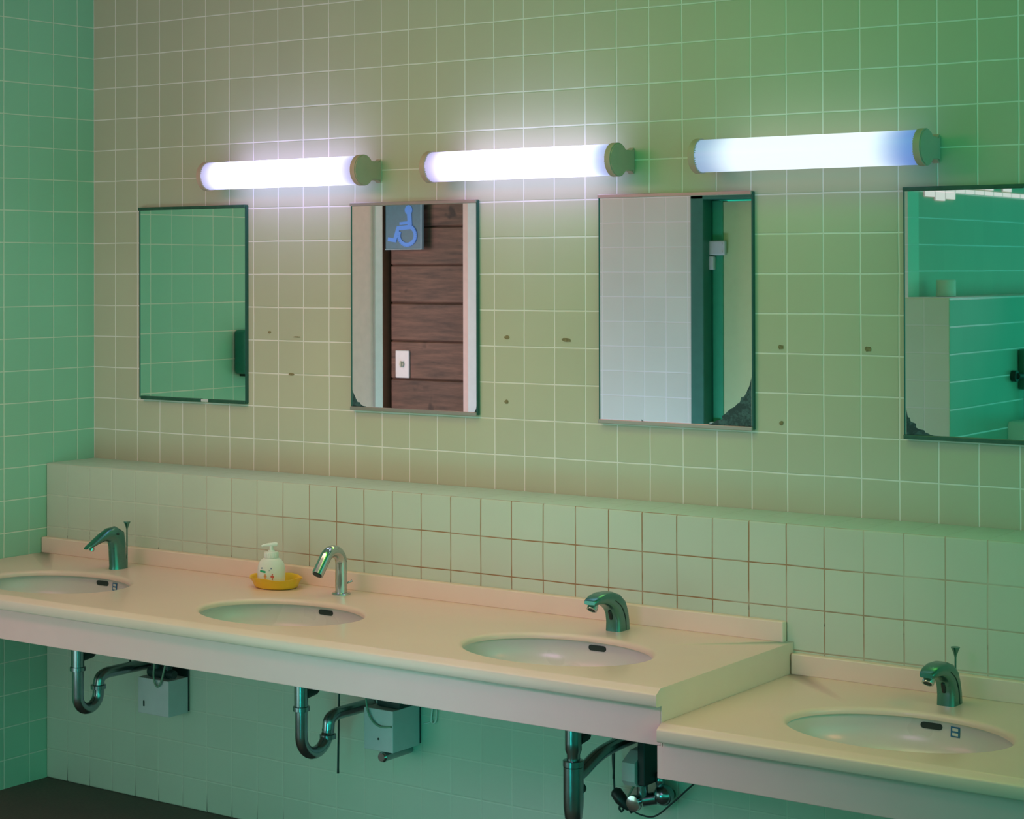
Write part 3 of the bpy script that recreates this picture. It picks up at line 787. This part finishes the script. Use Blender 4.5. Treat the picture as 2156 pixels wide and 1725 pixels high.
bm = bmesh.new(); box(bm, 1.42, 1.50, -.30, -.22, .4245, .455, .006); tube(bm, [(1.40, -.27, .445), (1.36, -.27, .47), (1.35, -.26, .52)], .012, 12); link('water_valve', bm, M_DARK, t, True, 40)
bm = bmesh.new(); lathe(bm, [(.003, 0), (.003, .002)], (1.447, -.326, .345), 'y', 10); link('screw', bm, M_HOLE, t)
bm = bmesh.new(); tube(bm, smoothpath([(1.545, -.207, .50), (1.542, -.208, .43), (1.535, -.208, .385), (1.545, -.208, .378), (1.553, -.208, .40), (1.549, -.208, .50)], 7), .0022, 7)
tube(bm, smoothpath([(1.540, -.208, .384), (1.525, -.207, .376), (1.510, -.206, .372)], 5), .0018, 6)
tag(link('white_cord', bm, M_WHITE, None, True), 'white cord looped on the tiles right of the middle control box', 'cord')
# third unit
t = thing('water_valve_unit', (2.24, CW, .29), 'dark valve unit with a chrome ball valve, in the corner below the step', 'valve')
bm = bmesh.new(); prism(bm, [(-.311, .345), (-.300, .332), (-.27, .326), (CW-.002, .326), (CW-.002, .415), (-.27, .412), (-.311, .390)], 0, 2.203, 2.240)
link('housing', bm, M_STEEL, t)
bm = bmesh.new(); box(bm, 2.241, 2.262, -.300, CW-.002, .335, .47, .003); link('side_shade', bm, M_BLACK, t)  # black slab standing in for the shaded side of the housing
bm = bmesh.new(); tube(bm, [(2.232, -.262, .326), (2.232, -.262, .290)], .014, 18); tube(bm, [(2.232, -.262, .290), (2.262, -.245, .296)], .016, 18); link('elbow', bm, M_CHROME_DULL, t, True, 40)
bm = bmesh.new(); bmesh.ops.create_uvsphere(bm, u_segments=24, v_segments=16, radius=.026)
for v in bm.verts: v.co += Vector((2.280, -.240, .305))
tube(bm, [(2.280, -.240, .30), (2.280, CW-.001, .30)], .013, 16); tube(bm, [(2.272, -.240, .32), (2.266, -.240, .36)], .012, 16)
link('ball_valve', bm, M_CHROME_DULL, t, True)
bm = bmesh.new(); lathe(bm, [(.010, 0), (.019, .002), (.020, .014), (.012, .017)], (2.226, -.300, .288), 'y', 24); link('round_knob', bm, M_CHROME, t, True, 40)
bm = bmesh.new(); tube(bm, smoothpath([(2.214, -.262, .33), (2.206, -.268, .315), (2.196, -.27, .295)], 5), .003, 8); link('thin_hose', bm, M_CABLE, t, True)
t = thing('black_plug', (2.172, -.255, .27), 'black plug and cord dangling below the step, beside the bottle trap', 'plug')
bm = bmesh.new()
tube(bm, [(2.150, -.262, .303), (2.156, -.262, .298), (2.170, -.262, .283), (2.184, -.261, .270), (2.194, -.260, .262)], [.009, .0155, .0160, .0120, .007], 18)
link('plug_body', bm, M_BLACK, t, True, 60)
bm = bmesh.new(); tube(bm, [(2.168, -.262, .272), (2.165, -.262, .258), (2.171, -.262, .252), (2.177, -.262, .258)], .0030, 8); tube(bm, [(2.194, -.260, .264), (2.202, -.260, .254)], .005, 8); link('prong', bm, M_BLACK, t, True)
bm = bmesh.new(); tube(bm, smoothpath([(2.140, -.25, .47), (2.142, -.255, .385), (2.148, -.26, .34), (2.151, -.262, .305)], 8), .0026, 8)
tube(bm, smoothpath([(2.196, -.260, .262), (2.225, -.256, .251), (2.262, -.25, .253), (2.310, -.245, .293), (2.365, -.24, .345), (2.42, -.23, .39)], 8), .0022, 8)
link('cord', bm, M_BLACK, t, True)

# ------------------------------------------------------------------ things seen only in the mirrors
t = thing('paper_dispenser', (0, -.80, 1.22), 'dark green dispenser on the left wall, glimpsed at the edge of the first mirror', 'dispenser')
bm = bmesh.new(); box(bm, .0005, .055, -.86, -.672, 1.235, 1.39, .012, 3); link('cover', bm, plain('green_plastic', (.02, .22, .16), .4), t, True, 40)
bm = bmesh.new(); box(bm, .012, .045, -.84, -.69, 1.226, 1.236, .002); link('paper_slot', bm, M_HOLE, t)
t = thing('accessibility_sign', (-.512, -2.33, 1.69), 'blue wheelchair symbol sign on the plank wall, seen in the second mirror', 'sign')
bm = bmesh.new(); box(bm, -.612, -.412, -2.302, -2.29, 1.692, 1.905, .0015); box(bm, -.54, -.48, -2.330, -2.30, 1.73, 1.87); link('plate', bm, M_SIGN, t)
bm = bmesh.new(); box(bm, -.4155, -.4105, -2.304, -2.288, 1.690, 1.907, .001); box(bm, -.613, -.41, -2.304, -2.288, 1.688, 1.6925, .001); link('bright_edge', bm, plain('pale_blue_edge', (.30, .42, .52), .4), t)
bm = bmesh.new(); yS = -2.2895
SY_ = [0]
def bar(p, q, w):
    SY_[0] += .00006
    p = Vector((p[0], p[1])); q = Vector((q[0], q[1])); d = (q-p).normalized(); n = Vector((-d.y, d.x))*w/2
    prism(bm, [tuple(p+n), tuple(q+n), tuple(q-n), tuple(p-n)], 1, yS-.0005, yS+.0018+SY_[0])
def disc(cx_, cz_, r_):
    prism(bm, [(cx_+r_*math.cos(2*PI*k/20), cz_+r_*math.sin(2*PI*k/20)) for k in range(20)], 1, yS-.0005, yS+.0016)
disc(-.482, 1.861, .021)
bar((-.480, 1.858), (-.474, 1.786), .024)
bar((-.474, 1.806), (-.532, 1.802), .013)
bar((-.468, 1.787), (-.545, 1.781), .019)
bar((-.538, 1.788), (-.559, 1.730), .019)
bar((-.550, 1.728), (-.597, 1.735), .017)
cwx, cwz, rw = -.490, 1.750, .041
pa = [math.radians(a) for a in range(-205, 80, 12)]
for a, b in zip(pa, pa[1:]): bar((cwx+rw*1.12*math.cos(a), cwz+rw*math.sin(a)), (cwx+rw*1.12*math.cos(b), cwz+rw*math.sin(b)), .018)
link('wheelchair_symbol', bm, M_GLYPH, t)
t = thing('light_switch', (-.545, -2.33, 1.126), 'white switch plate on the plank wall, seen in the second mirror', 'switch')
bm = bmesh.new(); box(bm, -.583, -.508, -2.3305, -2.321, 1.126, 1.246, .003); link('plate', bm, M_SWITCH, t)
bm = bmesh.new(); lathe(bm, [(.011, 0), (.010, .010)], (-.545, -2.322, 1.186), 'y', 20); box(bm, -.548, -.541, -2.314, -2.306, 1.172, 1.20, .002); link('knob', bm, plain('ivory_knob', (.55, .52, .40), .4), t, True, 40)
t = thing('paper_roll', (1.91, -2.45, 1.4955), 'paper roll standing on the partition ledge, seen in the mirror at the right edge', 'paper roll')
bm = bmesh.new()
R_ = []
for r_, z_ in ((.016, 1.4958), (.034, 1.4958), (.036, 1.498), (.036, 1.556), (.034, 1.558), (.016, 1.558)):
    R_.append([bm.verts.new((1.91+r_*math.cos(2*PI*k/32), -2.47+r_*math.sin(2*PI*k/32), z_)) for k in range(32)])
R_.append(R_[0]); skin(bm, R_, False); link('paper', bm, M_PAPER, t, True, 50)
bm = bmesh.new(); tube(bm, [(1.91, -2.47, 1.4960), (1.91, -2.47, 1.5575)], .0155, 24); link('core', bm, M_DARK, t, True, 40)
t = thing('urinal', (2.014, -3.0, .45), 'white urinal on the tiled partition, its top seen low in the right-hand mirror', 'urinal')
bm = bmesh.new(); rings = []
for z_, dep, hw in ((.45, .10, .12), (.50, .24, .16), (.62, .30, .18), (.75, .29, .18), (.92, .26, .18), (1.0, .25, .18), (1.012, .24, .17)):
    ring = [bm.verts.new((2.0145, -3.0+hw, z_))]
    for k in range(17):
        a = PI/2-PI*k/16; ring.append(bm.verts.new((2.0145+dep*abs(math.cos(a))**.7, -3.0+hw*math.sin(a), z_)))
    ring.append(bm.verts.new((2.0145, -3.0-hw, z_)))
    rings.append(ring)
skin(bm, rings); link('body', bm, M_WHITE, t, True, 50)
bm = bmesh.new(); box(bm, 2.0145, 2.045, -3.10, -2.925, 1.13, 1.285, .008, 3); link('flush_panel', bm, M_GREENDARK, t, True, 40)
bm = bmesh.new(); tube(bm, [(2.0145, -2.865, 1.185), (2.035, -2.865, 1.185)], .022, 20); tube(bm, [(2.035, -2.865, 1.185), (2.035, -2.97, 1.182)], .012, 16); tube(bm, [(2.046, -3.0, 1.14), (2.046, -3.0, 1.01)], .013, 16); link('flush_pipe', bm, M_DARK, t, True, 40)
